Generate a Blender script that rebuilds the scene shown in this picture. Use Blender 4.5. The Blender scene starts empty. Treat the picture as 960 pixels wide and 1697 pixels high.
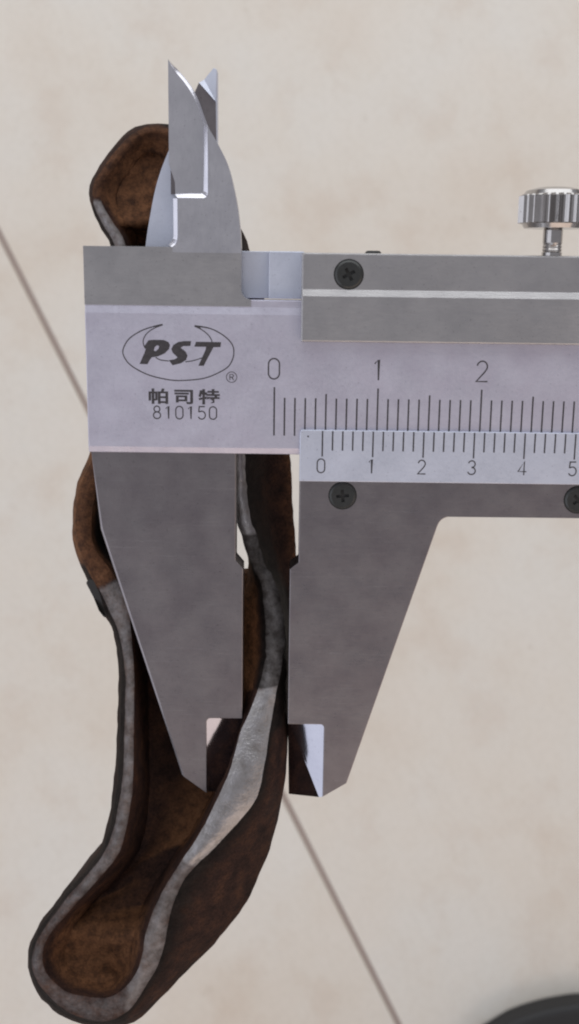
import bpy, bmesh, math, random
from mathutils import Vector, Matrix, noise
from mathutils.geometry import tessellate_polygon
S = bpy.context.scene
C = S.collection
random.seed(7)
R = math.radians

# ------------------------------------------------------------------ camera
CAM_H = 0.360                      # metres above the floor
F_PX = 1800.0                      # focal length in photo pixels (photo 960 x 1697)
cam_d = bpy.data.cameras.new('camera')
cam = bpy.data.objects.new('camera', cam_d); C.objects.link(cam)
cam.location = (0, 0, CAM_H); cam.rotation_euler = (0, 0, 0)
cam_d.sensor_fit = 'VERTICAL'; cam_d.sensor_height = 4.0; cam_d.sensor_width = 4.0
cam_d.lens = 4.0 * F_PX / 1697.0
cam_d.clip_start = 0.005; cam_d.clip_end = 50
cam_d.dof.use_dof = True; cam_d.dof.focus_distance = 0.1085; cam_d.dof.aperture_fstop = 6.0
S.camera = cam

# ------------------------------------------------------------------ world and lamps
w = bpy.data.worlds.new('World'); S.world = w; w.use_nodes = True
bg = w.node_tree.nodes['Background']; bg.inputs[0].default_value = (0.93, 0.93, 1.0, 1); bg.inputs[1].default_value = 0.38

def lamp(name, loc, target, size, power, col):
    d = bpy.data.lights.new(name, 'AREA'); d.shape = 'RECTANGLE'; d.size, d.size_y = size; d.energy = power; d.color = col
    o = bpy.data.objects.new(name, d); C.objects.link(o); o.location = loc
    o.rotation_euler = (Vector(target) - Vector(loc)).to_track_quat('-Z', 'Y').to_euler()
    return o
lamp('window_light', (0.10, 1.00, 0.95), (0, 0.10, 0.1), (2.4, 1.1), 14.0, (0.96, 0.99, 1.0))
lamp('side_light', (-1.00, -0.40, 0.85), (0, 0, 0.2), (1.7, 1.1), 5.5, (0.86, 0.90, 1.0))
lamp('room_fill_light', (0.45, -0.95, 0.78), (0, -0.05, 0.2), (2.0, 0.9), 5.6, (1.0, 0.77, 0.60))  # unseen fill lamp, set wide on the near side to brighten the lower bevel

S.view_settings.view_transform = 'Standard'; S.view_settings.look = 'None'
S.view_settings.exposure = 0.0; S.view_settings.gamma = 1.0; S.view_settings.use_curve_mapping = False
S.render.engine = 'CYCLES'; S.cycles.filter_width = 2.1

# ------------------------------------------------------------------ the caliper's own frame: u right, v up, w out of its face, in mm
TILT, ROLL, DIST = 0.217, 0.0125, 0.1073
_t = math.atan(TILT)
_ex = Vector((1, 0, 0)); _ev = Vector((0, math.cos(_t), math.sin(_t))); W = Vector((0, -math.sin(_t), math.cos(_t)))
U = math.cos(ROLL) * _ex - math.sin(ROLL) * _ev
V = math.sin(ROLL) * _ex + math.cos(ROLL) * _ev
ORIGIN = Vector((-1.53079e-3, 6.09372e-3, 0.2540223))
FRAME = Matrix.Translation(ORIGIN) @ Matrix((U, V, W)).transposed().to_4x4() @ Matrix.Scale(0.001, 4)
PLANE0 = Vector((0, 0, CAM_H - DIST))

def at(px, py, h=0.0):
    """where the sight line through a photo pixel meets the plane h mm above the caliper's face: (u, v, h) in mm"""
    d = Vector(((px - 480) / F_PX, -(py - 848.5) / F_PX, -1.0)); c = Vector((0, 0, CAM_H))
    t = ((PLANE0 + W * (h * 0.001) - c).dot(W)) / d.dot(W)
    p = c + d * t - ORIGIN
    return Vector((p.dot(U) * 1000, p.dot(V) * 1000, h))

# ------------------------------------------------------------------ helpers
def obj(name, me, mat=None, parent=None, label=None):
    if isinstance(me, bmesh.types.BMesh):
        bm = me; me = bpy.data.meshes.new(name); bm.to_mesh(me); bm.free()
    o = bpy.data.objects.new(name, me); C.objects.link(o)
    if mat is not None and not me.materials: me.materials.append(mat)
    if parent is not None: o.parent = parent
    if label: o['label'] = label
    return o

def empty(name, mtx, label=None, cat=None, group=None):
    o = bpy.data.objects.new(name, None); C.objects.link(o); o.matrix_world = mtx; o.empty_display_size = 1
    if label: o['label'] = label
    if cat: o['category'] = cat
    if group: o['group'] = group
    return o

def bevel(o, wd=0.12, seg=2, ang=35):
    m = o.modifiers.new('bevel', 'BEVEL'); m.width = wd; m.segments = seg; m.limit_method = 'ANGLE'; m.angle_limit = R(ang)
    m.use_clamp_overlap = True
    return o

def prism(outline, w0, w1, bm=None):
    """closed outline in (u, v), from w0 to w1; w1 may be a function of (u, v)"""
    bm = bm or bmesh.new()
    a = sum(outline[i][0] * outline[(i + 1) % len(outline)][1] - outline[(i + 1) % len(outline)][0] * outline[i][1] for i in range(len(outline)))
    pts = outline if a > 0 else outline[::-1]
    lo = [bm.verts.new((x, y, w0)) for x, y in pts]
    hi = [bm.verts.new((x, y, w1(x, y) if callable(w1) else w1)) for x, y in pts]
    n = len(pts)
    bm.faces.new(lo[::-1]); bm.faces.new(hi)
    for i in range(n): bm.faces.new((lo[i], lo[(i + 1) % n], hi[(i + 1) % n], hi[i]))
    return bm

def sweep(section, u0, u1, bm=None):
    """closed section in (v, w) pushed along u"""
    bm = bm or bmesh.new(); n = len(section)
    a = [bm.verts.new((u0, y, z)) for y, z in section]; b = [bm.verts.new((u1, y, z)) for y, z in section]
    bm.faces.new(a[::-1]); bm.faces.new(b)
    for i in range(n): bm.faces.new((a[i], a[(i + 1) % n], b[(i + 1) % n], b[i]))
    bmesh.ops.recalc_face_normals(bm, faces=bm.faces)
    return bm

def box(a, b, bm=None):
    return prism([(a[0], a[1]), (b[0], a[1]), (b[0], b[1]), (a[0], b[1])], a[2], b[2], bm)

def arc(cx, cy, r, a0, a1, n=6):
    return [(cx + r * math.cos(R(a0 + (a1 - a0) * i / n)), cy + r * math.sin(R(a0 + (a1 - a0) * i / n))) for i in range(n + 1)]

def smooth_line(pts, per=6, closed=False):
    """Catmull-Rom through points of any dimension"""
    P = [Vector(p) for p in pts]; n = len(P); out = []
    for i in range(n if closed else n - 1):
        p0 = P[(i - 1) % n] if closed or i > 0 else P[0]
        p1 = P[i]; p2 = P[(i + 1) % n]
        p3 = P[(i + 2) % n] if closed or i + 2 < n else P[-1]
        for k in range(per):
            t = k / per
            out.append(0.5 * ((2 * p1) + (p2 - p0) * t + (2 * p0 - 5 * p1 + 4 * p2 - p3) * t * t + (3 * p1 - p0 - 3 * p2 + p3) * t ** 3))
    if not closed: out.append(P[-1])
    return out

def ribbon(bm, pts, width, z, closed=False):
    """flat printed line along pts (u, v); width may be a list"""
    P = [Vector((p[0], p[1])) for p in pts]; n = len(P)
    L, Rr = [], []
    for i in range(n):
        a = P[i - 1] if (i > 0 or closed) else P[i]; b = P[(i + 1) % n] if (i < n - 1 or closed) else P[i]
        d = (b - a)
        d = d.normalized() if d.length > 1e-9 else Vector((1, 0))
        nn = Vector((-d.y, d.x))
        h = (width[i] if isinstance(width, (list, tuple)) else width) / 2
        k = 1.0
        if (0 < i < n - 1) or closed:
            c = abs((P[i] - P[i - 1]).normalized().dot(d)) if (P[i] - P[i - 1]).length > 1e-9 else 1
            k = 1 / max(c, 0.55)
        L.append(bm.verts.new((P[i].x + nn.x * h * k, P[i].y + nn.y * h * k, z)))
        Rr.append(bm.verts.new((P[i].x - nn.x * h * k, P[i].y - nn.y * h * k, z)))
    for i in range(n if closed else n - 1):
        j = (i + 1) % n
        bm.faces.new((Rr[i], Rr[j], L[j], L[i]))

def flat_poly(bm, loops, z):
    loops3 = [[Vector((x, y, 0)) for x, y in l] for l in loops]
    vs = [bm.verts.new((x, y, z)) for l in loops for x, y in l]
    for t in tessellate_polygon(loops3):
        f = bm.faces.new([vs[i] for i in t])
        f.normal_update()
        if f.normal.z < 0: f.normal_flip()

def lathe(profile, n=32, bm=None, mtx=None, rad=None):
    """profile of (r, z) turned round z; rad(k, r) may vary the radius with the angle step"""
    bm = bm or bmesh.new(); rings = []
    for r_, z in profile:
        if r_ < 1e-6: rings.append([bm.verts.new((0, 0, z))])
        else:
            rings.append([bm.verts.new(((rad(k, r_, z) if rad else r_) * math.cos(2 * math.pi * k / n), (rad(k, r_, z) if rad else r_) * math.sin(2 * math.pi * k / n), z)) for k in range(n)])
    for a, b in zip(rings, rings[1:]):
        for k in range(n):
            j = (k + 1) % n
            if len(a) == 1 and len(b) == 1: continue
            if len(a) == 1: bm.faces.new((a[0], b[j], b[k]))
            elif len(b) == 1: bm.faces.new((a[k], a[j], b[0]))
            else: bm.faces.new((a[k], a[j], b[j], b[k]))
    bmesh.ops.recalc_face_normals(bm, faces=bm.faces)
    if mtx: bmesh.ops.transform(bm, matrix=mtx, verts=bm.verts)
    return bm

def smooth(o):
    for p in o.data.polygons: p.use_smooth = True
    return o

# ------------------------------------------------------------------ materials
def nodes(name):
    m = bpy.data.materials.new(name); m.use_nodes = True
    nt = m.node_tree; b = nt.nodes['Principled BSDF']
    return m, nt, b
def add(nt, kind, **kw):
    n = nt.nodes.new(kind)
    for k, v in kw.items():
        if k.startswith('_'): setattr(n, k[1:], v)
        else: n.inputs[k.replace('_', ' ')].default_value = v
    return n
def ramp(nt, fac, stops):
    n = nt.nodes.new('ShaderNodeValToRGB'); e = n.color_ramp.elements
    while len(e) < len(stops): e.new(0.5)
    for x, (p, c) in zip(e, stops):
        x.position = p; x.color = (*c, 1) if len(c) == 3 else c
    nt.links.new(fac, n.inputs[0]); return n.outputs[0]
def mixc(nt, fac, a, b, blend='MIX'):
    n = nt.nodes.new('ShaderNodeMix'); n.data_type = 'RGBA'; n.blend_type = blend
    for s, v in ((n.inputs[0], fac), (n.inputs[6], a), (n.inputs[7], b)):
        if isinstance(v, (int, float)): s.default_value = v
        elif isinstance(v, tuple): s.default_value = (*v, 1)
        else: nt.links.new(v, s)
    return n.outputs[2]
def coord(nt, scale=(1, 1, 1), rot=(0, 0, 0)):
    t = nt.nodes.new('ShaderNodeTexCoord'); m = nt.nodes.new('ShaderNodeMapping')
    m.inputs['Scale'].default_value = scale; m.inputs['Rotation'].default_value = rot
    nt.links.new(t.outputs['Object'], m.inputs[0]); return m.outputs[0]
def tex(nt, vec, scale, detail=3.0, rough=0.55):
    n = nt.nodes.new('ShaderNodeTexNoise'); n.inputs['Scale'].default_value = scale; n.inputs['Detail'].default_value = detail; n.inputs['Roughness'].default_value = rough
    nt.links.new(vec, n.inputs['Vector']); return n.outputs[0]

def metal(name, base, tint, rough, metallic=1.0, bump=0.02, streak=(1, 1, 1), stain=0.25):
    m, nt, b = nodes(name)
    co = coord(nt)
    a = tex(nt, co, 0.35, 4)
    f = ramp(nt, a, [(0.35, (0, 0, 0)), (0.68, (1, 1, 1))])
    col = mixc(nt, f, base, tint)
    sp = ramp(nt, tex(nt, co, 2.2, 5, 0.7), [(0.30, (0.72, 0.70, 0.70)), (0.42, (1, 1, 1))])   # small stains
    col = mixc(nt, stain, col, sp, 'MULTIPLY')
    pep = ramp(nt, tex(nt, co, 6.0, 2, 0.5), [(0.27, (0.45, 0.43, 0.44)), (0.31, (1, 1, 1))])      # pepper of tiny pits
    col = mixc(nt, 0.6, col, pep, 'MULTIPLY')
    for rot_, sc_ in ((0.5, (0.12, 4.5, 1)), (-1.1, (0.10, 5.5, 1))):                            # stray handling scratches
        scr = ramp(nt, tex(nt, coord(nt, sc_, (0, 0, rot_)), 1.0, 2, 0.5), [(0.690, (0, 0, 0)), (0.705, (0.10, 0.10, 0.10)), (0.72, (0, 0, 0))])
        col = mixc(nt, scr, col, (0.85, 0.84, 0.86))
    nt.links.new(col, b.inputs['Base Color'])
    b.inputs['Metallic'].default_value = metallic
    st = tex(nt, coord(nt, streak), 3.0, 4, 0.6)
    rr = nt.nodes.new('ShaderNodeMapRange'); rr.inputs[1].default_value = 0.3; rr.inputs[2].default_value = 0.7
    rr.inputs[3].default_value = rough * 0.78; rr.inputs[4].default_value = rough * 1.25
    smu = tex(nt, co, 0.22, 5, 0.6)                                                             # greasy smudges
    mxs = nt.nodes.new('ShaderNodeMix'); mxs.inputs[0].default_value = 0.55; nt.links.new(st, mxs.inputs[2]); nt.links.new(smu, mxs.inputs[3])
    nt.links.new(mxs.outputs[0], rr.inputs[0]); nt.links.new(rr.outputs[0], b.inputs['Roughness'])
    bp = nt.nodes.new('ShaderNodeBump'); bp.inputs['Strength'].default_value = 0.5; bp.inputs['Distance'].default_value = bump * 0.001
    nt.links.new(st, bp.inputs['Height']); nt.links.new(bp.outputs[0], b.inputs['Normal'])
    return m

M_SATIN = metal('satin_chrome', (0.58, 0.57, 0.66), (0.53, 0.51, 0.60), 0.48, 0.85, 0.02, (1, 1, 1), 0.15)
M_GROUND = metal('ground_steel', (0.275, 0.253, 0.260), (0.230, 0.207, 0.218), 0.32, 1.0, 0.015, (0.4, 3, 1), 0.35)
M_HEAD = metal('ground_steel_head', (0.50, 0.487, 0.490), (0.45, 0.438, 0.443), 0.34, 1.0, 0.015, (0.3, 3, 1), 0.3)
M_BLADE = metal('ground_blade', (0.58, 0.575, 0.61), (0.52, 0.515, 0.55), 0.36, 1.0, 0.012, (3, 0.4, 1), 0.2)
M_FACET = metal('ground_facet', (0.46, 0.46, 0.52), (0.42, 0.42, 0.48), 0.10, 1.0, 0.0005, (2, 0.5, 1), 0.1)
M_BRIGHT = metal('polished_steel', (0.62, 0.61, 0.66), (0.56, 0.55, 0.60), 0.2, 1.0, 0.003, (2, 0.5, 1), 0.2)
M_PLATE = metal('vernier_satin', (0.62, 0.65, 0.75), (0.58, 0.61, 0.71), 0.48, 0.8, 0.015, (1, 1, 1), 0.12)
M_CHROME = metal('bright_chrome', (0.48, 0.46, 0.45), (0.42, 0.40, 0.39), 0.15, 1.0, 0.01, (1, 1, 0.3), 0.2)
def plain(name, col, rough, metallic=0.0):
    m, nt, b = nodes(name)
    n = tex(nt, coord(nt), 3.0, 4)
    nt.links.new(mixc(nt, n, tuple(c * 0.75 for c in col), tuple(c * 1.25 for c in col)), b.inputs['Base Color'])
    b.inputs['Roughness'].default_value = rough; b.inputs['Metallic'].default_value = metallic
    return m
M_INK = plain('black_etching', (0.050, 0.045, 0.050), 0.7)
_r = [n for n in M_INK.node_tree.nodes if n.bl_idname == 'ShaderNodeMix'][0]; _r.inputs[6].default_value = (0.008, 0.007, 0.008, 1); _r.inputs[7].default_value = (0.07, 0.062, 0.07, 1)
M_SCREW = plain('blackened_screw', (0.05, 0.051, 0.05), 0.34, 0.6)
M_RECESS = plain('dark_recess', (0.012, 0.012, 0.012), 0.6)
M_FLAKE = plain('black_scale', (0.016, 0.014, 0.013), 0.7)
M_SHOE = plain('black_rubber', (0.018, 0.018, 0.019), 0.6)
M_TRIM = plain('pale_trim', (0.55, 0.60, 0.58), 0.6)

def rust_material():
    m, nt, b = nodes('rusty_forging')
    co = coord(nt)
    at_ = nt.nodes.new('ShaderNodeAttribute'); at_.attribute_name = 'wear_shade'
    sep = nt.nodes.new('ShaderNodeSeparateColor'); nt.links.new(at_.outputs['Color'], sep.inputs[0])
    n1 = tex(nt, co, 0.5, 6, 0.65); n2 = tex(nt, co, 0.95, 5, 0.62); n3 = tex(nt, co, 4.0, 4, 0.6)
    brown = ramp(nt, n1, [(0.30, (0.017, 0.010, 0.009)), (0.50, (0.039, 0.020, 0.0155)), (0.72, (0.075, 0.035, 0.021))])
    orange = ramp(nt, n2, [(0.30, (0.055, 0.027, 0.015)), (0.52, (0.145, 0.066, 0.032)), (0.75, (0.21, 0.098, 0.048))])
    black = ramp(nt, n2, [(0.35, (0.006, 0.005, 0.005)), (0.70, (0.022, 0.016, 0.014))])
    steel = ramp(nt, n2, [(0.25, (0.24, 0.22, 0.21)), (0.5, (0.33, 0.315, 0.315)), (0.75, (0.40, 0.385, 0.40))])
    nmx = nt.nodes.new('ShaderNodeMix'); nmx.inputs[0].default_value = 0.10; nt.links.new(n2, nmx.inputs[2]); nt.links.new(n3, nmx.inputs[3]); nm = nmx.outputs[0]
    def soft(chan, lo, hi):
        s = nt.nodes.new('ShaderNodeMath'); s.operation = 'MULTIPLY_ADD'; s.inputs[1].default_value = 0.40; s.inputs[2].default_value = -0.20
        nt.links.new(nm, s.inputs[0])
        a = nt.nodes.new('ShaderNodeMath'); a.operation = 'ADD'; nt.links.new(chan, a.inputs[0]); nt.links.new(s.outputs[0], a.inputs[1])
        r = nt.nodes.new('ShaderNodeMapRange'); r.inputs[1].default_value = lo; r.inputs[2].default_value = hi; r.interpolation_type = 'SMOOTHSTEP'
        nt.links.new(a.outputs[0], r.inputs[0]); return r.outputs[0]
    fo = soft(sep.outputs[1], 0.2, 0.9); fb = soft(sep.outputs[2], 0.25, 0.75); fs = soft(sep.outputs[0], 0.20, 0.98)
    col = mixc(nt, fo, brown, orange); col = mixc(nt, fb, col, black)
    grit = ramp(nt, n3, [(0.33, (0.45, 0.43, 0.42)), (0.5, (1, 1, 1)), (0.68, (1.35, 1.25, 1.2))])
    col = mixc(nt, 0.5, col, grit, 'MULTIPLY'); steel = mixc(nt, 0.08, steel, grit, 'MULTIPLY'); col = mixc(nt, fs, col, steel)
    nt.links.new(col, b.inputs['Base Color'])
    mm = nt.nodes.new('ShaderNodeMath'); mm.operation = 'MULTIPLY'; mm.inputs[1].default_value = 0.85; nt.links.new(fs, mm.inputs[0]); nt.links.new(mm.outputs[0], b.inputs['Metallic'])
    rr = nt.nodes.new('ShaderNodeMapRange'); rr.inputs[3].default_value = 0.78; rr.inputs[4].default_value = 0.30; nt.links.new(fs, rr.inputs[0]); nt.links.new(rr.outputs[0], b.inputs['Roughness'])
    sp_ = nt.nodes.new('ShaderNodeMapRange'); sp_.inputs[3].default_value = 0.10; sp_.inputs[4].default_value = 0.45; nt.links.new(fs, sp_.inputs[0]); nt.links.new(sp_.outputs[0], b.inputs['Specular IOR Level'])
    hm = nt.nodes.new('ShaderNodeMath'); hm.operation = 'ADD'; nt.links.new(n2, hm.inputs[0]); nt.links.new(n3, hm.inputs[1])
    bp = nt.nodes.new('ShaderNodeBump'); bp.inputs['Strength'].default_value = 0.6; bp.inputs['Distance'].default_value = 0.00011
    nt.links.new(hm.outputs[0], bp.inputs['Height']); nt.links.new(bp.outputs[0], b.inputs['Normal'])
    return m
M_RUST = rust_material()

def tile_material():
    m, nt, b = nodes('glazed_tile')
    t = nt.nodes.new('ShaderNodeTexCoord'); mp = nt.nodes.new('ShaderNodeMapping'); nt.links.new(t.outputs['Object'], mp.inputs[0])
    co = mp.outputs[0]
    n1 = tex(nt, co, 14.0, 5, 0.55); n2 = tex(nt, co, 42.0, 5, 0.6)
    c = ramp(nt, n1, [(0.30, (0.625, 0.56, 0.485)), (0.47, (0.655, 0.608, 0.545)), (0.62, (0.66, 0.628, 0.578))])
    v = ramp(nt, n2, [(0.34, (0.88, 0.80, 0.75)), (0.48, (1, 1, 1)), (0.66, (1.03, 1.03, 1.04))])
    c = mixc(nt, 0.33, c, v, 'MULTIPLY')
    sp = ramp(nt, tex(nt, co, 95.0, 2, 0.5), [(0.245, (0.55, 0.47, 0.40)), (0.275, (1, 1, 1))])
    c = mixc(nt, 0.12, c, sp, 'MULTIPLY')
    fine = ramp(nt, tex(nt, co, 420.0, 3, 0.6), [(0.32, (0.93, 0.92, 0.91)), (0.55, (1, 1, 1)), (0.75, (1.03, 1.03, 1.03))])
    c = mixc(nt, 0.4, c, fine, 'MULTIPLY')
    nt.links.new(c, b.inputs['Base Color']); b.inputs['Roughness'].default_value = 0.38; b.inputs['Specular IOR Level'].default_value = 0.4
    return m
M_TILE = tile_material()
M_GROUT = plain('grout', (0.38, 0.315, 0.285), 0.9)

# ------------------------------------------------------------------ floor: cement bed with glazed tiles
LINE_A = Vector(((0 - 480) / F_PX * CAM_H, -(390 - 848.5) / F_PX * CAM_H))       # the one joint in view
LINE_B = Vector(((485 - 480) / F_PX * CAM_H, -(1350 - 848.5) / F_PX * CAM_H))
ang = math.atan2(LINE_B.y - LINE_A.y, LINE_B.x - LINE_A.x)
fm = Matrix.Translation((LINE_A.x, LINE_A.y, 0)) @ Matrix.Rotation(ang, 4, 'Z')
bm = bmesh.new(); box((-3, -3, -0.03), (3, 3, -0.0012), bm)
floor = obj('floor', bm, M_GROUT); floor['kind'] = 'structure'; floor.matrix_world = fm
TS, GAP = 0.60, 0.0018
tile_me = None
for i in range(-2, 2):
    for j in range(-2, 2):
        if tile_me is None:
            bm = bmesh.new(); h = (TS - GAP) / 2
            box((-h, -h, -0.010), (h, h, 0.0), bm)
            bmesh.ops.bevel(bm, geom=[e for e in bm.edges if all(v.co.z > -0.001 for v in e.verts)], offset=0.0007, segments=2, profile=0.6, affect='EDGES')
            t = obj('floor_tile', bm, M_TILE, floor); tile_me = t.data
        else: t = obj('floor_tile', tile_me, None, floor)
        t.location = (0.10 + i * TS, (j + 0.5) * TS, 0)

# ------------------------------------------------------------------ shoe at the lower right
shoe = empty('shoe', Matrix.Translation((0.100, -0.3075, 0)) @ Matrix.Rotation(R(0), 4, 'Z'),
             'black shoe toe with a pale patch, out of focus on the floor tiles', 'shoe')
def shoe_outline(k, s=1.0):
    pts = [(0.0, 0.1484), (-0.012, 0.1478), (-0.024, 0.1447), (-0.032, 0.1408), (-0.041, 0.1335), (-0.050, 0.115), (-0.053, 0.080), (-0.049, 0.035), (-0.040, -0.02), (-0.035, -0.07), (-0.034, -0.11), (-0.022, -0.138), (0, -0.146),
           (0.024, -0.138), (0.035, -0.11), (0.037, -0.06), (0.041, 0.0), (0.046, 0.05), (0.046, 0.090), (0.038, 0.125), (0.020, 0.143)]
    return [(x * s, y * s + k) for x, y in pts]
so = [tuple(p) for p in smooth_line(shoe_outline(0), 5, True)]
bm = prism(so, 0.0, 0.010); sole = bevel(obj('sole', bm, M_SHOE, shoe), 0.002, 3)
bm = bmesh.new(); rings = []
for sc, z in ((0.86, 0.0085), (0.85, 0.024), (0.80, 0.040), (0.70, 0.058), (0.45, 0.064), (0.15, 0.066)):
    ring = []
    for x, y in so:
        z_ = z + (0.035 * max(0.0, (0.02 - y)) / 0.14 if z > 0.03 else 0)
        ring.append(bm.verts.new((x * sc, y * sc if y < 0 else y * (sc * 0.9 + 0.1 * 0.965), z_)))
    rings.append(ring)
for a, b_ in zip(rings, rings[1:]):
    for k in range(len(a)):
        j = (k + 1) % len(a); bm.faces.new((a[k], a[j], b_[j], b_[k]))
bm.faces.new(rings[-1]); smooth(obj('upper', bm, M_SHOE, shoe))
bm = lathe([(0.0, 0.0016), (0.0052, 0.0012), (0.0064, -0.001)], 24, mtx=Matrix.Translation((-0.0305, 0.1368, 0.0102)) @ Matrix.Rotation(R(25), 4, 'Z') @ Matrix.Scale(0.62, 4, (0, 1, 0)))
smooth(obj('toe_patch', bm, M_TRIM, shoe, 'pale toe patch'))

# ------------------------------------------------------------------ the rusty forging
# stations round the open tray: outer skirt M, rim outer RO, rim inner RI, floor edge FL (photo pixels), going down the left side and up the right
ST = [
 ((262,204),(258,211),(255,222),(250,252)), ((215,215),(220,222),(228,233),(236,258)), ((175,260),(181,264),(193,273),(214,285)), ((150,305),(155,308),(168,311),(194,320)),
 ((151,340),(157,342),(171,340),(198,350)), ((168,380),(174,378),(190,372),(214,375)), ((184,410),(190,407),(207,402),(228,400)),
 ((200,500),(207,500),(225,500),(240,500)), ((190,620),(197,620),(215,620),(235,620)), ((165,700),(172,702),(195,705),(215,705)),
 ((147,757),(154,760),(180,765),(196,770)), ((127,805),(133,806),(160,812),(182,815)), ((120,865),(126,866),(151,866),(176,866)), ((124,910),(131,908),(156,905),(181,900)),
 ((143,958),(153,955),(182,943),(205,935)), ((168,1012),(180,1008),(210,990),(228,985)), ((188,1050),(196,1048),(217,1040),(238,1040)), ((196,1110),(207,1110),(222,1110),(244,1110)),
 ((193,1230),(206,1230),(222,1230),(247,1230)), ((187,1310),(200,1312),(219,1314),(247,1318)), ((172,1390),(182,1395),(202,1402),(234,1400)), ((140,1438),(150,1444),(168,1452),(202,1450)),
 ((100,1485),(108,1492),(122,1502),(152,1500)), ((60,1540),(69,1547),(80,1553),(117,1545)), ((46,1585),(53,1590),(70,1590),(106,1580)), ((54,1630),(63,1629),(83,1620),(116,1605)),
 ((80,1668),(91,1660),(109,1643),(136,1620)), ((115,1690),(122,1682),(145,1652),(161,1628)), ((170,1703),(172,1692),(182,1652),(186,1628)),
 ((222,1694),(212,1676),(214,1630),(206,1608)), ((270,1650),(242,1634),(234,1592),(217,1575)), ((320,1600),(268,1585),(242,1545),(224,1540)), ((368,1550),(280,1527),(256,1505),(236,1500)),
 ((400,1508),(294,1480),(276,1467),(256,1465)), ((424,1465),(320,1440),(300,1428),(282,1425)), ((452,1390),(380,1380),(332,1380),(318,1375)), ((470,1310),(424,1325),(366,1312),(354,1310)),
 ((476,1255),(438,1270),(384,1268),(375,1265)), ((478,1205),(446,1215),(398,1215),(390,1215)), ((481,1150),(458,1150),(424,1155),(400,1155)), ((486,1090),(469,1090),(439,1090),(402,1090)),
 ((489,1030),(472,1035),(439,1030),(402,1030)), ((490,975),(460,975),(434,980),(403,985)), ((491,925),(436,925),(414,930),(412,935)), ((488,870),(420,870),(394,872),(402,880)),
 ((485,820),(410,822),(388,825),(394,825)), ((481,757),(406,757),(388,757),(388,757)), ((468,650),(400,650),(380,650),(370,650)), ((445,520),(410,520),(385,520),(365,520)),
 ((413,412),(395,415),(372,418),(352,420)), ((396,370),(382,376),(360,380),(340,380)), ((366,312),(356,316),(338,320),(318,326)), ((334,248),(325,254),(310,264),(292,280)), ((300,213),(295,220),(285,232),(272,260)),
]
RIM_W = [(150,-14), (205,-13), (400,-10.5), (600,-8.8), (757,-7.0), (950,-4.6), (1100,-1.8), (1200,0.3), (1260,1.7), (1320,2.8), (1500,5.0), (1720,6.5)]
def rim_w(py):
    for (a, wa), (b_, wb) in zip(RIM_W, RIM_W[1:]):
        if a <= py <= b_: return wa + (wb - wa) * (py - a) / (b_ - a)
    return RIM_W[-1][1] if py > 1000 else RIM_W[0][1]
BOT = 28; NST = len(ST)
rows = []
for i, (m_, ro, ri, fl) in enumerate(ST):
    right = i > BOT
    py = 0.5 * (ro[1] + ri[1]); wr = rim_w(py)
    end = min(1.0, min(abs(i - BOT), 6) / 6)
    dM = (6.0 if right else 3.2); dF = 7.5
    if i <= 5 or i >= 50: dM, dF = 3.0, 1.5
    if abs(i - BOT) < 3: dM = 4.5
    if 23 <= i <= 31: dF = 3.6
    if 37 <= i <= 39: dM = 4.6
    if 39 <= i <= 42: dF = 3.2
    k_ = 0.5
    kx = (ro[0] + (m_[0] - ro[0]) * k_, ro[1] + (m_[1] - ro[1]) * k_)
    dK = dM * (0.38 if not (41 <= i <= 47) else 0.80)
    g = (ri[0] + (fl[0] - ri[0]) * 0.55, ri[1] + (fl[1] - ri[1]) * 0.55)
    A_M = at(*m_, wr - dM); A_K = at(*kx, wr - dK); A_RO = at(*ro, wr - 0.25); A_RI = at(*ri, wr); A_G = at(*g, wr - dF * 0.6); A_F = at(*fl, wr - dF)
    # lower outer edge: tucked in under the skirt
    cen = at(fl[0], fl[1], wr - dM); inw = (cen - A_M); inw.z = 0
    inw = inw.normalized() * min(inw.length * 0.5, 1.2) if inw.length > 1e-6 else inw
    A_B = A_M + inw + Vector((0, 0, -(dF - dM) - 2.4)); A_U = A_F + Vector((0, 0, -2.4))
    rows.append([A_B, A_M, A_K, A_RO, A_RI, A_G, A_F, A_U])
# resample: smooth each ring, then equal numbers of steps on both halves
PER = 8; HALF = 150
dense = []
for r_ in range(8):
    dense.append(smooth_line([row[r_] for row in rows], PER, True))
ND = len(dense[0])
def halves():
    ref = dense[4]
    def cum(idx):
        d = [0.0]
        for a, b_ in zip(idx, idx[1:]): d.append(d[-1] + (ref[a % ND] - ref[b_ % ND]).length)
        return d
    li = list(range(0, BOT * PER + 1)); ri = list(range(NST * PER, BOT * PER - 1, -1))
    out = []
    for idx in (li, ri):
        d = cum(idx); tot = d[-1]; res = []; k = 0
        for s in range(HALF + 1):
            x = tot * s / HALF
            while k < len(d) - 2 and d[k + 1] < x: k += 1
            t = (x - d[k]) / max(1e-9, d[k + 1] - d[k])
            res.append((idx[k] % ND, idx[k + 1] % ND, min(max(t, 0), 1), (idx[k] + (idx[k + 1] - idx[k]) * t) / PER))
        out.append(res)
    return out
LH, RH = halves()
ringspec = LH + RH[HALF - 1:0:-1]; NR = len(ringspec)       # closed ring, index HALF = bottom centre
def bump3(p, amp=1.0):
    q = p * 0.55
    d = Vector((noise.noise(q), noise.noise(q + Vector((31, 7, 3))), noise.noise(q + Vector((5, 47, 11))))) * 0.16
    q = p * 1.7
    return (d + Vector((noise.noise(q), noise.noise(q + Vector((31, 7, 3))), noise.noise(q + Vector((5, 47, 11))))) * 0.09) * amp
grid = []
for (a, b_, t, s) in ringspec:
    pts = []
    for r_ in range(8):
        p = dense[r_][a].lerp(dense[r_][b_], t)
        am = 1.0
        if 40 < s < 48 and r_ in (3, 4): am = 3.6          # hammered stretch of the rim between the jaws
        pts.append(p + bump3(p, am * (0.45 if r_ in (0, 1, 2) else 0.45)))
    grid.append((s, pts))
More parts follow.
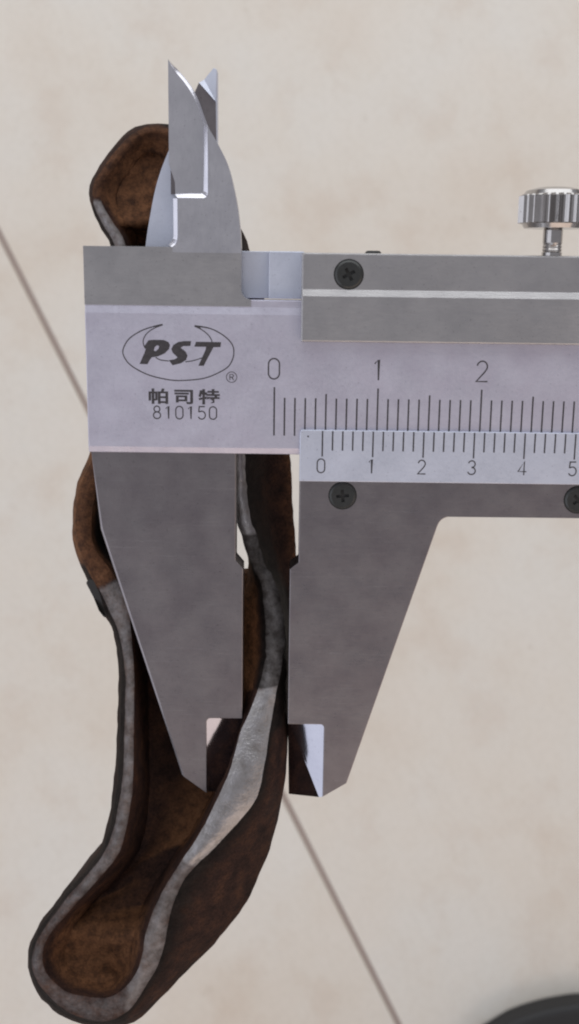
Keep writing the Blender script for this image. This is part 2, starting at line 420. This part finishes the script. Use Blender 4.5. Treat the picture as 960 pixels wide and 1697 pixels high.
def sub(p, q, n): return [p.lerp(q, k / n) for k in range(1, n)]
lever = empty('rusty_lever', FRAME.copy(), 'rusty brown forged lever with a worn grey rim gripped between the caliper jaws', 'metal lever')
def wear_shade(s, r_, rim=False):
    """(bare steel, orange rust, black scale plus painted recess shade) for ring r_ at station s"""
    left = s <= BOT; st = og = bl = 0.0
    if r_ in (3, 4) and not rim:
        bl = 0.75 if r_ == 3 else 0.25
        if left and 9 < s < 14.3: og, bl = 0.7, 0
        if s < 4 or s > 49: og, bl = 0.45, 0.0
        if 39.2 < s < 43.5: bl = 0.9
    elif r_ in (3, 4):
        st = 1.15
        if left and 9 < s < 14.3: st, og = 0.18, 0.55
        elif left and 14.3 <= s < 16.2: st = 0.55
        elif left and s < 3.5: st, og = 0.0, 0.5
        elif left and s < 9: st = 0.60
        elif left and s < 21.5: st = 0.50
        elif s < 29: st = 0.40
        elif s < 31.8: st = 0.56
        elif s < 34.2: st = 0.50
        elif s > 48: st, og = 0.0, 0.5
        elif 43.8 < s: st, bl = 1.0, 0.6
        elif 39.2 < s: st, bl = 0.42, 0.7
    if r_ == 5:
        og = 0.25
        if 22 < s < 32: og = 0.6
        if s < 6 or s > 49: og = 0.7
        if left and 11.5 < s < 16: bl = 1.0  # shade inside the left recess, put into the colour as black
        if 39.2 < s < 43.5: bl, og = 0.0, 1.0
        elif 39.2 < s < 48: bl, og = 0.85, 0
    if r_ in (6, 7):
        og = 0.25
        if 22 < s < 32: og = 0.68
        if s < 6 or s > 49: og = 0.65
        if 38.6 < s < 43.2: og = 1.2
        if 34.6 < s < 37: og = 1.0
        if left and 11.5 < s < 16: bl = 1.0  # same recess shade painted on along the floor edge
        if left and 16 <= s < 21: og, bl = 0.2, 0.25
        if 43.2 <= s < 48: bl = 0.8
    if r_ == 2:
        bl = 0.7
        if s < 4: bl = 0.3
        if 42 < s < 48: bl = 0.45
        if left and 9 < s < 13.5: og, bl = 0.8, 0
        if 29 < s < 38: bl, og = 0.3, 0.12
    if r_ in (0, 1):
        bl = 0.5
        if 41 < s < 48: bl, og = 0.0, 0.60
        if 29 < s < 38: bl, og = 0.35, 0.1
        if left and 9 < s < 13.5: og, bl = 0.8, 0
    return (st, og, bl, 1)
def mesh_with_wear_shade(name, verts, cols, faces, mat):
    me = bpy.data.meshes.new(name); me.from_pydata([tuple(v) for v in verts], [], faces); me.update()
    a = me.color_attributes.new('wear_shade', 'FLOAT_COLOR', 'POINT')
    for i, c in enumerate(cols): a.data[i].color = c
    bm = bmesh.new(); bm.from_mesh(me); bmesh.ops.recalc_face_normals(bm, faces=bm.faces); bm.to_mesh(me); bm.free()
    me.materials.append(mat)
    for p in me.polygons: p.use_smooth = True
    return me
verts, cols, faces = [], [], []
def strip(rs, closed_rings, steps, rim=False):
    """quads along the ring between successive rings rs, subdivided"""
    base = len(verts); cols_n = 0
    for (s, pts) in grid:
        line = []; wl = []
        for a, b_ in zip(rs, rs[1:]):
            for k in range(steps):
                t = k / steps; line.append(pts[a].lerp(pts[b_], t)); ca, cb = wear_shade(s, a, rim), wear_shade(s, b_, rim); wl.append(tuple(x + (y - x) * t for x, y in zip(ca, cb)))
        line.append(pts[rs[-1]]); wl.append(wear_shade(s, rs[-1], rim))
        for k, p in enumerate(line):
            if 0 < k < len(line) - 1: p = p + bump3(p * 1.3, 0.5)
            if rim and 0 < k < len(line) - 1: p = p + Vector((0, 0, 0.32 * math.sin(math.pi * k / (len(line) - 1))))
            verts.append(p)
        if rim: wl = [(c[0] * (0.82 + 0.2 * math.sin(math.pi * k / (len(wl) - 1)) ** 0.6), c[1], c[2], 1) for k, c in enumerate(wl)]
        cols.extend(wl); n = len(line)
    for i in range(NR):
        j = (i + 1) % NR
        for k in range(n - 1): faces.append((base + i * n + k, base + i * n + k + 1, base + j * n + k + 1, base + j * n + k))
strip([0, 1, 2, 3], True, 4)
obj('outer_wall', mesh_with_wear_shade('outer_wall', verts, cols, faces, M_RUST), None, lever)
verts, cols, faces = [], [], []
strip([3, 4], True, 8, True)
obj('worn_rim', mesh_with_wear_shade('worn_rim', verts, cols, faces, M_RUST), None, lever, 'worn rim with bare grey steel')
verts, cols, faces = [], [], []
strip([4, 5, 6, 7, 0], True, 4)
obj('inner_wall', mesh_with_wear_shade('inner_wall', verts, cols, faces, M_RUST), None, lever)
# floor of the channel with a hole beside the right wall
verts, cols, faces = [], [], []
NX = 12
def py_of(s):
    i = int(s) % NST; j = (i + 1) % NST; return ST[i][3][1] + (ST[j][3][1] - ST[i][3][1]) * (s - int(s))
def hole(i, k):
    return k >= NX // 2 - 1 and 790 < py_of(grid[NR - i][0] if i > 0 else 0) < 942
idx = {}
for i in range(1, HALF):
    sl, pl = grid[i]; sr, pr = grid[NR - i]
    for k in range(NX + 1):
        t = k / NX; cl, cr = wear_shade(sl, 6), wear_shade(sr, 6)
        sag = -0.9 * math.sin(math.pi * t)
        for top in (0, 1):
            p = (pl[6] if top else pl[7]).lerp(pr[6] if top else pr[7], t) + Vector((0, 0, sag))
            if 0 < k < NX: p = p + bump3(p, 1.3)
            idx[i, k, top] = len(verts); verts.append(p)
            c = [x + (y - x) * t for x, y in zip(cl, cr)]
            if 17 < sl < 21.5: c[2] = max(c[2], 0.35)
            cols.append(tuple(c))
for i in range(1, HALF - 1):
    for k in range(NX):
        if hole(i, k): continue
        for top in (0, 1): faces.append((idx[i, k, top], idx[i, k + 1, top], idx[i + 1, k + 1, top], idx[i + 1, k, top]))
        for di, dk, (p, q) in ((-1, 0, ((0, 0), (0, 1))), (1, 0, ((1, 0), (1, 1))), (0, -1, ((0, 0), (1, 0))), (0, 1, ((0, 1), (1, 1)))):
            if 1 <= i + di < HALF - 1 and 0 <= k + dk < NX and hole(i + di, k + dk):
                a, b_ = (i + p[0], k + p[1]), (i + q[0], k + q[1])
                faces.append((idx[a[0], a[1], 0], idx[b_[0], b_[1], 0], idx[b_[0], b_[1], 1], idx[a[0], a[1], 1]))
for i, ii in ((1, 0), (HALF - 1, HALF)):                 # close the two ends to the ring's end points
    for top, r_ in ((0, 7), (1, 6)):
        c0 = len(verts); verts.append(grid[ii][1][r_]); cols.append(wear_shade(grid[ii][0], 6))
        for k in range(NX): faces.append((idx[i, k, top], idx[i, k + 1, top], c0))
obj('channel_floor', mesh_with_wear_shade('channel_floor', verts, cols, faces, M_RUST), None, lever)

# dark flake of scale standing off the left flange
bm = bmesh.new()
fl = [(142, 965), (150, 958), (160, 963), (170, 985), (178, 1003), (180, 1022), (173, 1024), (164, 1012), (155, 990)]
A = [bm.verts.new(at(x, y, -6.6)) for x, y in fl]; B = [bm.verts.new(at(x + 1, y, -4.9 + 0.5 * math.sin(x))) for x, y in fl]
bm.faces.new(A[::-1]); bm.faces.new(B)
for i in range(len(A)): bm.faces.new((A[i], A[(i + 1) % len(A)], B[(i + 1) % len(A)], B[i]))
bmesh.ops.recalc_face_normals(bm, faces=bm.faces)
bevel(obj('scale_flake', bm, M_FLAKE, lever), 0.2, 2)

# ------------------------------------------------------------------ the vernier caliper
cal = empty('vernier_caliper', FRAME.copy(), 'steel vernier caliper with black engraved scale clamped on the rusty lever', 'caliper')
JAW_R = 1.72; VZ = 4.72                     # moving jaw face, vernier zero (mm)
# beam
bm = sweep([(-0.5, -3.9), (-0.5, -0.24), (0.12, 0.0), (12.93, 0.0), (13.62, -0.15), (14.3, -0.15), (14.3, -3.9)], -18.08, 168)
bevel(obj('beam', bm, M_SATIN, cal), 0.07, 2, 50)
# fixed head
head = [(-18.1, 13.68), (-2.3, 13.68), (-2.3, 14.32)] + [(-2.3 + x, 15.25 + y) for x, y in arc(0, 0, 0.94, 270, 180, 6)] + [(-3.24, 19.1), (-18.1, 19.1)]
bevel(obj('fixed_head', prism(head, -1.9, -0.10), M_HEAD, cal), 0.10, 2, 50)
# fixed outside jaw
jaw = [(-18.05, 0.0), (-17.95, -0.5), (-17.25, -8.4), (-9.37, -34.8), (-6.72, -36.82), (-6.72, -29.0)] + arc(-6.3, -28.8, 0.42, 180, 90, 3) + [(-3.0, -28.38), (-3.0, -12.3), (-3.75, -11.4), (-3.75, 0.0)]
bm = prism(jaw, -3.9, -0.72)
ed = [e for e in bm.edges if all(v.co.z > -1 for v in e.verts) and all(v.co.y < -0.3 for v in e.verts) and any(v.co.x < -15 for v in e.verts)]
bmesh.ops.bevel(bm, geom=ed, offset=0.26, segments=2, profile=0.5, affect='EDGES')      # broken outer edge
fj = bevel(obj('outside_jaw', bm, M_GROUND, cal), 0.06, 2, 60)
def tip(outline, slope):
    return prism(outline, -3.9, slope)
def facets(top_pts, faces_, back=-3.9):
    """ground tip: the given facets on top, straight walls down to the back"""
    bm = bmesh.new(); hi = [bm.verts.new(p) for p in top_pts]
    for f in faces_: bm.faces.new([hi[i] for i in f])
    for e in [e for e in bm.edges if len(e.link_faces) == 1]:
        a_, b_ = e.verts
        bm.faces.new((a_, b_, bm.verts.new((b_.co.x, b_.co.y, back)), bm.verts.new((a_.co.x, a_.co.y, back))))
    bmesh.ops.remove_doubles(bm, verts=bm.verts, dist=1e-4)
    bmesh.ops.recalc_face_normals(bm, faces=bm.faces)
    return bm
bm = facets([(-6.73, -28.3, -0.80), (-3.0, -28.3, -2.2), (-3.0, -29.3, -2.25), (-6.73, -33.6, -0.82), (-6.73, -37.2, -1.9), (-3.0, -38.1, -3.5)], [(0, 1, 2, 3), (3, 2, 5), (3, 5, 4)])
obj('jaw_tip', bm, M_FACET, fj)
# fixed inside jaw: thick root, thin ground blade, bright ramp between them
curve = [tuple(p) for p in smooth_line([(-10.02, 35.8), (-8.35, 34.05), (-7.35, 32.5), (-6.40, 30.05), (-5.55, 28.6), (-4.45, 26.4), (-3.70, 23.4), (-3.36, 21.0), (-3.24, 19.0)], 6)]
c_tip = curve[:19]; c_root = curve[18:]
def offset_in(path, wid, side):
    P = [Vector(p) for p in path]; out = []
    for i, p in enumerate(P):
        d = (P[min(i + 1, len(P) - 1)] - P[max(i - 1, 0)]).normalized(); n = Vector((-d.y, d.x)) * side
        out.append(tuple(p + n * wid * min(1.0, i / 4)))
    return out
left_in = [(-9.15, 23.5), (-9.15, 20.2), (-9.2, 19.7), (-9.35, 19.3), (-9.7, 19.05)]
left_out = [(-9.62, 23.5), (-9.62, 20.2), (-9.68, 19.85), (-9.85, 19.55), (-10.1, 19.3)]
fillet = [(-6.30, 23.9)] + arc(-6.75, 23.95, 0.45, 0, -90, 4)
root = left_in[::-1] + [(-9.15, 23.5)] + fillet[::-1] + c_root + [(-3.24, 18.6), (-9.7, 18.6)]
ij = bevel(obj('inside_jaw', prism(root, -1.9, -0.09), M_BLADE, cal), 0.08, 2, 60)
c_in = offset_in(c_tip, 0.34, -1)
blade = [(-9.45, 23.0), (-9.5, 25.0), (-10.04, 26.6)] + c_in + [(-6.4, 29.0), (-6.4, 23.0)]
bl_o = prism(blade, -1.9, -0.95); prism(c_tip + [(-6.4, 28.6)], -1.9, -1.55, bl_o)
obj('blade', bl_o, M_BLADE, ij)
# chamfer along the blade's curved back and the ramps down from the root to the blade
bm = bmesh.new()
def ramp_between(pa, za, pb, zb, zc):
    """slightly crowned chamfer from line pa at za out to line pb at zb, then a wall down to zc"""
    rows_ = []
    for t, q in ((0, 0), (0.12, 0.04), (0.5, 0.44), (0.88, 0.90), (1.0, 1.06)):
        rows_.append([bm.verts.new((a_[0] + (b_[0] - a_[0]) * t, a_[1] + (b_[1] - a_[1]) * t, za + (zb - za) * q)) for a_, b_ in zip(pa, pb)])
    rows_.append([bm.verts.new((b_[0], b_[1], zc)) for b_ in pb])
    for A, B in zip(rows_, rows_[1:]):
        for i in range(len(A) - 1): bm.faces.new((A[i], A[i + 1], B[i + 1], B[i]))
ramp_between(c_in, -0.945, c_tip, -1.20, -1.56)
ramp_between(left_in, -0.085, left_out, -0.36, -1.9)
path = [c_tip[-1], (-6.31, 27.5), (-6.30, 25.5), (-6.30, 23.95)] + arc(-6.75, 23.95, 0.45, 0, -90, 4)[1:] + [(-8.0, 23.5), (-9.15, 23.5)]
inner = [c_in[-1], (-6.74, 27.5), (-6.76, 25.5), (-6.78, 24.2), (-6.9, 24.08), (-6.95, 24.0), (-7.0, 23.97), (-7.05, 23.95), (-8.0, 23.95), (-9.45, 23.9)]
ramp_between(path, -0.085, inner, -0.38, -0.96)
bmesh.ops.recalc_face_normals(bm, faces=bm.faces)
for f in bm.faces:
    f.normal_update()
    if f.normal.z < 0: f.normal_flip()
obj('blade_chamfer', bm, M_BRIGHT, ij)

# --- moving slider
slider = obj('slider_frame', bevel(obj('tmp', sweep([(10.5, 0.04), (10.5, 1.2), (14.75, 1.2), (15.38, 0.97), (18.72, 0.97), (18.72, -4.7), (14.42, -4.7), (14.42, 0.04)], 2.46, 58), M_HEAD), 0.0).data, None, cal)
bpy.data.objects.remove(bpy.data.objects['tmp'])
bevel(slider, 0.16, 3, 50)
obj('back_plate', prism([(2.6, -2.9), (57.9, -2.9), (57.9, 14.3), (2.6, 14.3)], -4.8, -3.95), M_GROUND, cal)
mj = [(2.58, -0.6), (57.8, -0.6), (57.8, -6.62), (17.6, -6.62)] + arc(17.6, -7.9, 1.28, 90, 163, 5) + [(7.96, -35.4), (5.46, -37.0), (5.46, -29.4)] + arc(5.1, -29.2, 0.36, 0, 90, 3) + [(JAW_R, -28.84), (JAW_R, -12.2), (2.58, -11.5)]
mj_o = bevel(obj('outside_jaw', prism(mj, -3.9, -0.52), M_GROUND, cal), 0.07, 2, 60)
bm = facets([(5.47, -28.75, -0.62), (5.47, -37.0, -0.62), (5.1, -37.15, -0.82), (JAW_R, -28.95, -2.55), (JAW_R, -28.75, -2.55), (JAW_R + 0.2, -38.3, -3.75)], [(0, 4, 3, 2, 1), (2, 3, 5)])
obj('jaw_tip', bm, M_FACET, mj_o)
# arm of the slider that carries the rear inside blade behind the fixed head
arm = obj('slider_arm', box((-0.66, 14.42, -4.2), (2.7, 18.86, -1.3)), M_PLATE, cal); bevel(arm, 0.08, 2)
bl = [tuple(p) for p in smooth_line([(-12.6, 18.6), (-12.2, 21.2), (-11.36, 25.0), (-10.1, 28.2), (-7.65, 33.1), (-5.95, 35.36)], 5)]
rear = [(-0.6, 14.42), (-0.6, 18.85), (-4.8, 18.85), (-5.64, 19.6), (-5.64, 35.2)] + bl[::-1] + [(-12.6, 14.42)]
rj = bevel(obj('inside_jaw', prism(rear, -4.2, -2.35), M_PLATE, cal), 0.05, 1, 50)
ts = [tuple(p) for p in (at(330, 137, -2.1)[:2], at(357.5, 168, -2.1)[:2])]
bm = bmesh.new()
tp = [ts[0], ts[1], (-5.66, 35.15), (-5.95, 35.3), (-6.8, 34.3)]
zz = [-2.05, -2.05, -2.30, -2.33, -2.30]
lo = [bm.verts.new((x, y, -2.40)) for x, y in tp]; hi = [bm.verts.new((x, y, z)) for (x, y), z in zip(tp, zz)]
bm.faces.new(hi)
for i in range(5): bm.faces.new((lo[i], lo[(i + 1) % 5], hi[(i + 1) % 5], hi[i]))
bmesh.ops.recalc_face_normals(bm, faces=bm.faces)
obj('blade_tip', bm, M_PLATE, rj)
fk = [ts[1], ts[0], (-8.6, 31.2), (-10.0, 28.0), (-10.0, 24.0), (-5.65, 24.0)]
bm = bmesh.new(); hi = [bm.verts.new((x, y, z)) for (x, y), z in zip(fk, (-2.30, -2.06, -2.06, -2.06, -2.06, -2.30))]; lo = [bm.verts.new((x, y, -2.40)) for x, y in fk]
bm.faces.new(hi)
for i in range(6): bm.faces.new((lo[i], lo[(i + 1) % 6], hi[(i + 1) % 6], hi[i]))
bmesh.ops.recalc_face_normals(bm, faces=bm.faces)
obj('shaded_flank', bm, M_GROUND, rj)  # shade on the rear blade put into the colour by darker steel

# vernier plate
vp = [(2.52, -3.06), (57.7, -3.06), (57.7, 2.02)] + arc(2.87, 1.67, 0.35, 90, 180, 4)
plate = bevel(obj('vernier_plate', prism(vp, -0.56, 0.30), M_PLATE, cal), 0.07, 2, 50)

# engraved marks ------------------------------------------------------------
INK = 0.012
bm = bmesh.new()
def tick(x, v0, v1, z, wd): ribbon(bm, [(x, v0), (x, v1)], wd, z)
for k in range(0, 151):
    top = 6.08 if k % 10 == 0 else (5.48 if k % 5 == 0 else 5.06)
    tick(k, 1.38, top, INK, 0.155)
obj('scale_marks', bm, M_INK, cal)
bm = bmesh.new()
for k in range(0, 51):
    tick(VZ + 0.983 * k, (-0.58 if k % 5 == 0 else 0.02), 1.93, 0.30 + INK, 0.145)
flat_poly(bm, [arc(3.32, 1.37, 0.09, 0, 330, 11)], 0.30 + INK)
obj('vernier_marks', bm, M_INK, plate)
def el(cx, cy, rx, ry, a0, a1, n=14): return [(cx + rx * math.cos(R(a0 + (a1 - a0) * i / n)), cy + ry * math.sin(R(a0 + (a1 - a0) * i / n))) for i in range(n + 1)]
GLYPH = {   # single-stroke numerals in a 0.62 x 1 cell
 '0': [el(0.31, 0.72, 0.27, 0.28, 0, 180) + el(0.31, 0.28, 0.27, 0.28, 180, 360) + [(0.58, 0.72)]],
 '1': [[(0.14, 0.80), (0.34, 1.0), (0.34, 0.0)]],
 '2': [el(0.31, 0.73, 0.25, 0.27, 170, -25, 12) + [(0.42, 0.44), (0.04, 0.0), (0.60, 0.0)]],
 '3': [el(0.29, 0.755, 0.24, 0.245, 165, -90, 12) + el(0.29, 0.26, 0.27, 0.26, 90, -165, 12)],
 '4': [[(0.44, 0.0), (0.44, 1.0), (0.02, 0.26), (0.62, 0.26)]],
 '5': [[(0.54, 1.0), (0.12, 1.0), (0.08, 0.56)] + el(0.30, 0.32, 0.28, 0.32, 125, -155, 14)],
 '6': [el(0.31, 0.30, 0.27, 0.30, 0, 360, 20), [(0.04, 0.32), (0.10, 0.62), (0.26, 0.88), (0.48, 1.0)]],
 '7': [[(0.04, 1.0), (0.58, 1.0), (0.24, 0.0)]],
 '8': [el(0.31, 0.765, 0.22, 0.235, 0, 360, 18), el(0.31, 0.27, 0.27, 0.27, 0, 360, 20)],
 '9': [el(0.31, 0.70, 0.27, 0.30, 0, 360, 20), [(0.58, 0.68), (0.52, 0.38), (0.36, 0.12), (0.14, 0.0)]],
}
def numeral(bm, ch, cx, cy, h, z, wd, sx=1.0):
    for st in GLYPH[ch]: ribbon(bm, [(cx + (x - 0.31) * h * sx, cy + (y - 0.5) * h) for x, y in st], wd, z)
for k in range(0, 16):
    bm = bmesh.new(); s = str(k)
    for q, ch in enumerate(s): numeral(bm, ch, k * 10 - 0.06 + (q - (len(s) - 1) / 2) * 1.5, 7.84, 1.95, INK, 0.135, 1.0)
    obj('scale_numeral', bm, M_INK, cal)
for k in range(0, 11):
    bm = bmesh.new(); numeral(bm, str(k % 10), VZ + 4.915 * k - 0.1, -1.50, 1.36, 0.30 + INK, 0.12)
    obj('vernier_numeral', bm, M_INK, plate)

# maker's mark, lettering and model number
def lp(x, y): return tuple(at(190 + x / 4.571, 520 + y / 4.571, 0.0)[:2])
bm = bmesh.new()
P_ = [(190,380),(228,292),(238,262),(226,245),(258,200),(300,197),(372,198),(408,214),(421,238),(412,268),(380,300),(330,322),(282,330),(270,345),(250,382)]
P_h = [(305,252),(322,238),(338,244),(334,264),(312,284),(298,278)]
S_ = [(580,207),(575,243),(520,245),(502,258),(540,288),(553,318),(542,350),(505,374),(440,390),(412,352),(455,345),(478,330),(442,296),(430,266),(446,236),(482,214),(525,207)]
T_ = [(618,212),(808,215),(803,252),(750,253),(738,275),(676,394),(635,394),(690,272),(694,250),(604,249)]
flat_poly(bm, [[lp(*p) for p in P_], [lp(*p) for p in P_h][::-1]], INK)
flat_poly(bm, [[lp(*p) for p in S_]], INK); flat_poly(bm, [[lp(*p) for p in T_]], INK)
obj('emblem_letters', bm, M_INK, cal)
bm = bmesh.new()
def stroke(pts, wd, tips=None):
    q = [tuple(p) for p in smooth_line([lp(*p) for p in pts], 6)]
    n = len(q)
    ww = wd if tips is None else [wd + (tips - wd) * max(0.0, 1 - min(i, n - 1 - i) / 6) for i in range(n)]
    ribbon(bm, q, ww, INK * 1.3)
stroke([(365,82),(300,95),(200,130),(110,190),(65,270),(75,330),(130,395),(250,460),(400,498),(520,505),(680,488),(800,440),(870,390),(903,310),(890,230),(820,160),(720,110),(606,92)], 0.105, 0.16)
bm2 = bm
stroke([(365,84),(290,115),(240,155),(218,200),(222,240),(236,264)], 0.09)
stroke([(606,94),(660,120),(710,160),(735,200),(738,220)], 0.09)
stroke([(310,330),(350,350),(412,357)], 0.09); stroke([(536,364),(600,354),(662,334)], 0.09)
flat_poly(bm, [[lp(*p) for p in [(365,80),(318,86),(296,102),(330,98)]]], INK * 1.6); flat_poly(bm, [[lp(*p) for p in [(604,89),(640,98),(668,122),(640,112)]]], INK * 1.6)
obj('emblem_outline', bm, M_INK, cal)
bm = bmesh.new()
rc = lp(887, 480); ribbon(bm, arc(rc[0], rc[1], 0.50, 0, 345, 23), 0.07, INK, True)
ribbon(bm, [(rc[0] - 0.17, rc[1] - 0.27), (rc[0] - 0.17, rc[1] + 0.26), (rc[0] + 0.10, rc[1] + 0.26), (rc[0] + 0.19, rc[1] + 0.13), (rc[0] + 0.10, rc[1] + 0.0), (rc[0] - 0.15, rc[1] + 0.0)], 0.08, INK)
ribbon(bm, [(rc[0] + 0.0, rc[1] + 0.0), (rc[0] + 0.20, rc[1] - 0.27)], 0.08, INK * 1.5)
obj('registered_mark', bm, M_INK, cal)
bm = bmesh.new()
for q, ch in enumerate('810150'): numeral(bm, ch, -11.35 + q * 1.085, 3.50, 1.22, INK, 0.115, 1.05)
obj('model_number', bm, M_INK, cal)
cu = bpy.data.curves.new('characters', 'FONT'); cu.body = '帕司特'; cu.size = 1.72; cu.space_character = 1.30; cu.align_x = 'CENTER'; cu.offset = 0.045
tmp = bpy.data.objects.new('tmp', cu); C.objects.link(tmp)
bpy.context.view_layer.update()
me = bpy.data.meshes.new_from_object(tmp.evaluated_get(bpy.context.evaluated_depsgraph_get()))
xs = [v.co.x for v in me.vertices]; ys = [v.co.y for v in me.vertices]
x0, x1, y0, y1 = min(xs), max(xs), min(ys), max(ys)
for v in me.vertices:      # sit the three characters on the beam at their engraved size
    v.co = (-12.14 + (v.co.x - x0) / (x1 - x0) * 6.88, 4.32 + (v.co.y - y0) / (y1 - y0) * 1.50, INK)
bpy.data.objects.remove(tmp); me.name = 'brand_characters'; me.materials.clear()
obj('brand_characters', me, M_INK, cal)

# screws: countersunk black heads with a cross recess
def screw(x, y, z, rot, r_=1.30):
    bm = bmesh.new(); n = 28
    circ = [(r_ * 0.86 * math.cos(2 * math.pi * k / n), r_ * 0.86 * math.sin(2 * math.pi * k / n)) for k in range(n)]
    a, l = 0.15, 0.62
    cross = [(a, a), (a, l), (-a, l), (-a, a), (-l, a), (-l, -a), (-a, -a), (-a, -l), (a, -l), (a, -a), (l, -a), (l, a)]
    flat_poly(bm, [circ, cross], 0.20)
    def wall(pts, pts2, z0, z1):
        A = [bm.verts.new((*p, z0)) for p in pts]; B = [bm.verts.new((*p, z1)) for p in pts2]
        for k in range(len(A)): bm.faces.new((A[k], A[(k + 1) % len(A)], B[(k + 1) % len(A)], B[k]))
    circ2 = [(x_ / 0.86, y_ / 0.86) for x_, y_ in circ]
    wall(circ, circ2, 0.20, 0.08); wall(circ2, circ2, 0.08, -0.3)
    bmesh.ops.recalc_face_normals(bm, faces=bm.faces)
    o = obj('screw', bm, M_SCREW, slider); o.location = (x, y, z); o.rotation_euler = (0, 0, R(rot))
    bm = bmesh.new(); flat_poly(bm, [cross], -0.12)
    A = [bm.verts.new((*p, 0.195)) for p in cross]; B = [bm.verts.new((*p, -0.12)) for p in cross]
    for k in range(12): bm.faces.new((A[k], A[(k + 1) % 12], B[(k + 1) % 12], B[k]))
    c = obj('cross_recess', bm, M_RECESS, None)
    # recess and seat share the head's place on the slider
    me2 = c.data; bpy.data.objects.remove(c)
    bmx = bmesh.new(); bmx.from_mesh(o.data); nf = len(bmx.faces); bmx.from_mesh(me2); bmx.faces.ensure_lookup_table()
    for f in bmx.faces[nf:]: f.material_index = 1
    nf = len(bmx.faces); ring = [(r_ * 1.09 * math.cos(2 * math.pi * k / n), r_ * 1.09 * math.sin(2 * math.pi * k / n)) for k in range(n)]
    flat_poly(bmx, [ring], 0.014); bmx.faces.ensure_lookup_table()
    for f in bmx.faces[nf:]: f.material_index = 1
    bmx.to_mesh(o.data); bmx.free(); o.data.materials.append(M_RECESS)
    return o
screw(6.86, 16.78, 0.97, 28); screw(6.84, -4.60, -0.52, 5); screw(30.15, -4.73, -0.52, 40); screw(52.6, -4.73, -0.52, 15)
# small set screw standing out of the top edge
bm = lathe([(0, 0.30), (0.62, 0.28), (0.78, 0.12), (0.78, -0.8)], 20, mtx=Matrix.Translation((9.25, 18.72, -1.2)) @ Matrix.Rotation(R(-90), 4, 'X'))
obj('set_screw', bm, M_SCREW, slider)

# knurled thumb screw on the top edge
NK = 27 * 8
def knurl(k, r_, z):
    if r_ < 3.0: return r_
    return r_ - (0.32 * abs(math.sin(math.pi * 27 * k / NK)) if 0.45 < z < 3.05 else 0.18)
prof = [(0, 0.0), (2.3, 0.0), (2.75, 0.02), (3.15, 0.42), (3.36, 0.50), (3.36, 2.95), (3.14, 3.10), (2.7, 3.45), (1.7, 3.72), (0.8, 3.80), (0, 3.82)]
KM = Matrix.Translation((26.28, 21.25, -1.5)) @ Matrix.Rotation(R(-90), 4, 'X')
thumb = obj('thumb_screw', lathe(prof, NK, mtx=KM, rad=knurl), M_CHROME, cal)
bm = lathe([(0, -2.7), (0.95, -2.7), (0.95, -2.2), (0.86, -2.1), (0.92, -1.95), (0.86, -1.8), (0.92, -1.65), (0.86, -1.5), (0.92, -1.3), (0.92, -0.15), (0.80, 0.05)], 32, mtx=KM)
obj('stem', bm, M_CHROME, thumb)
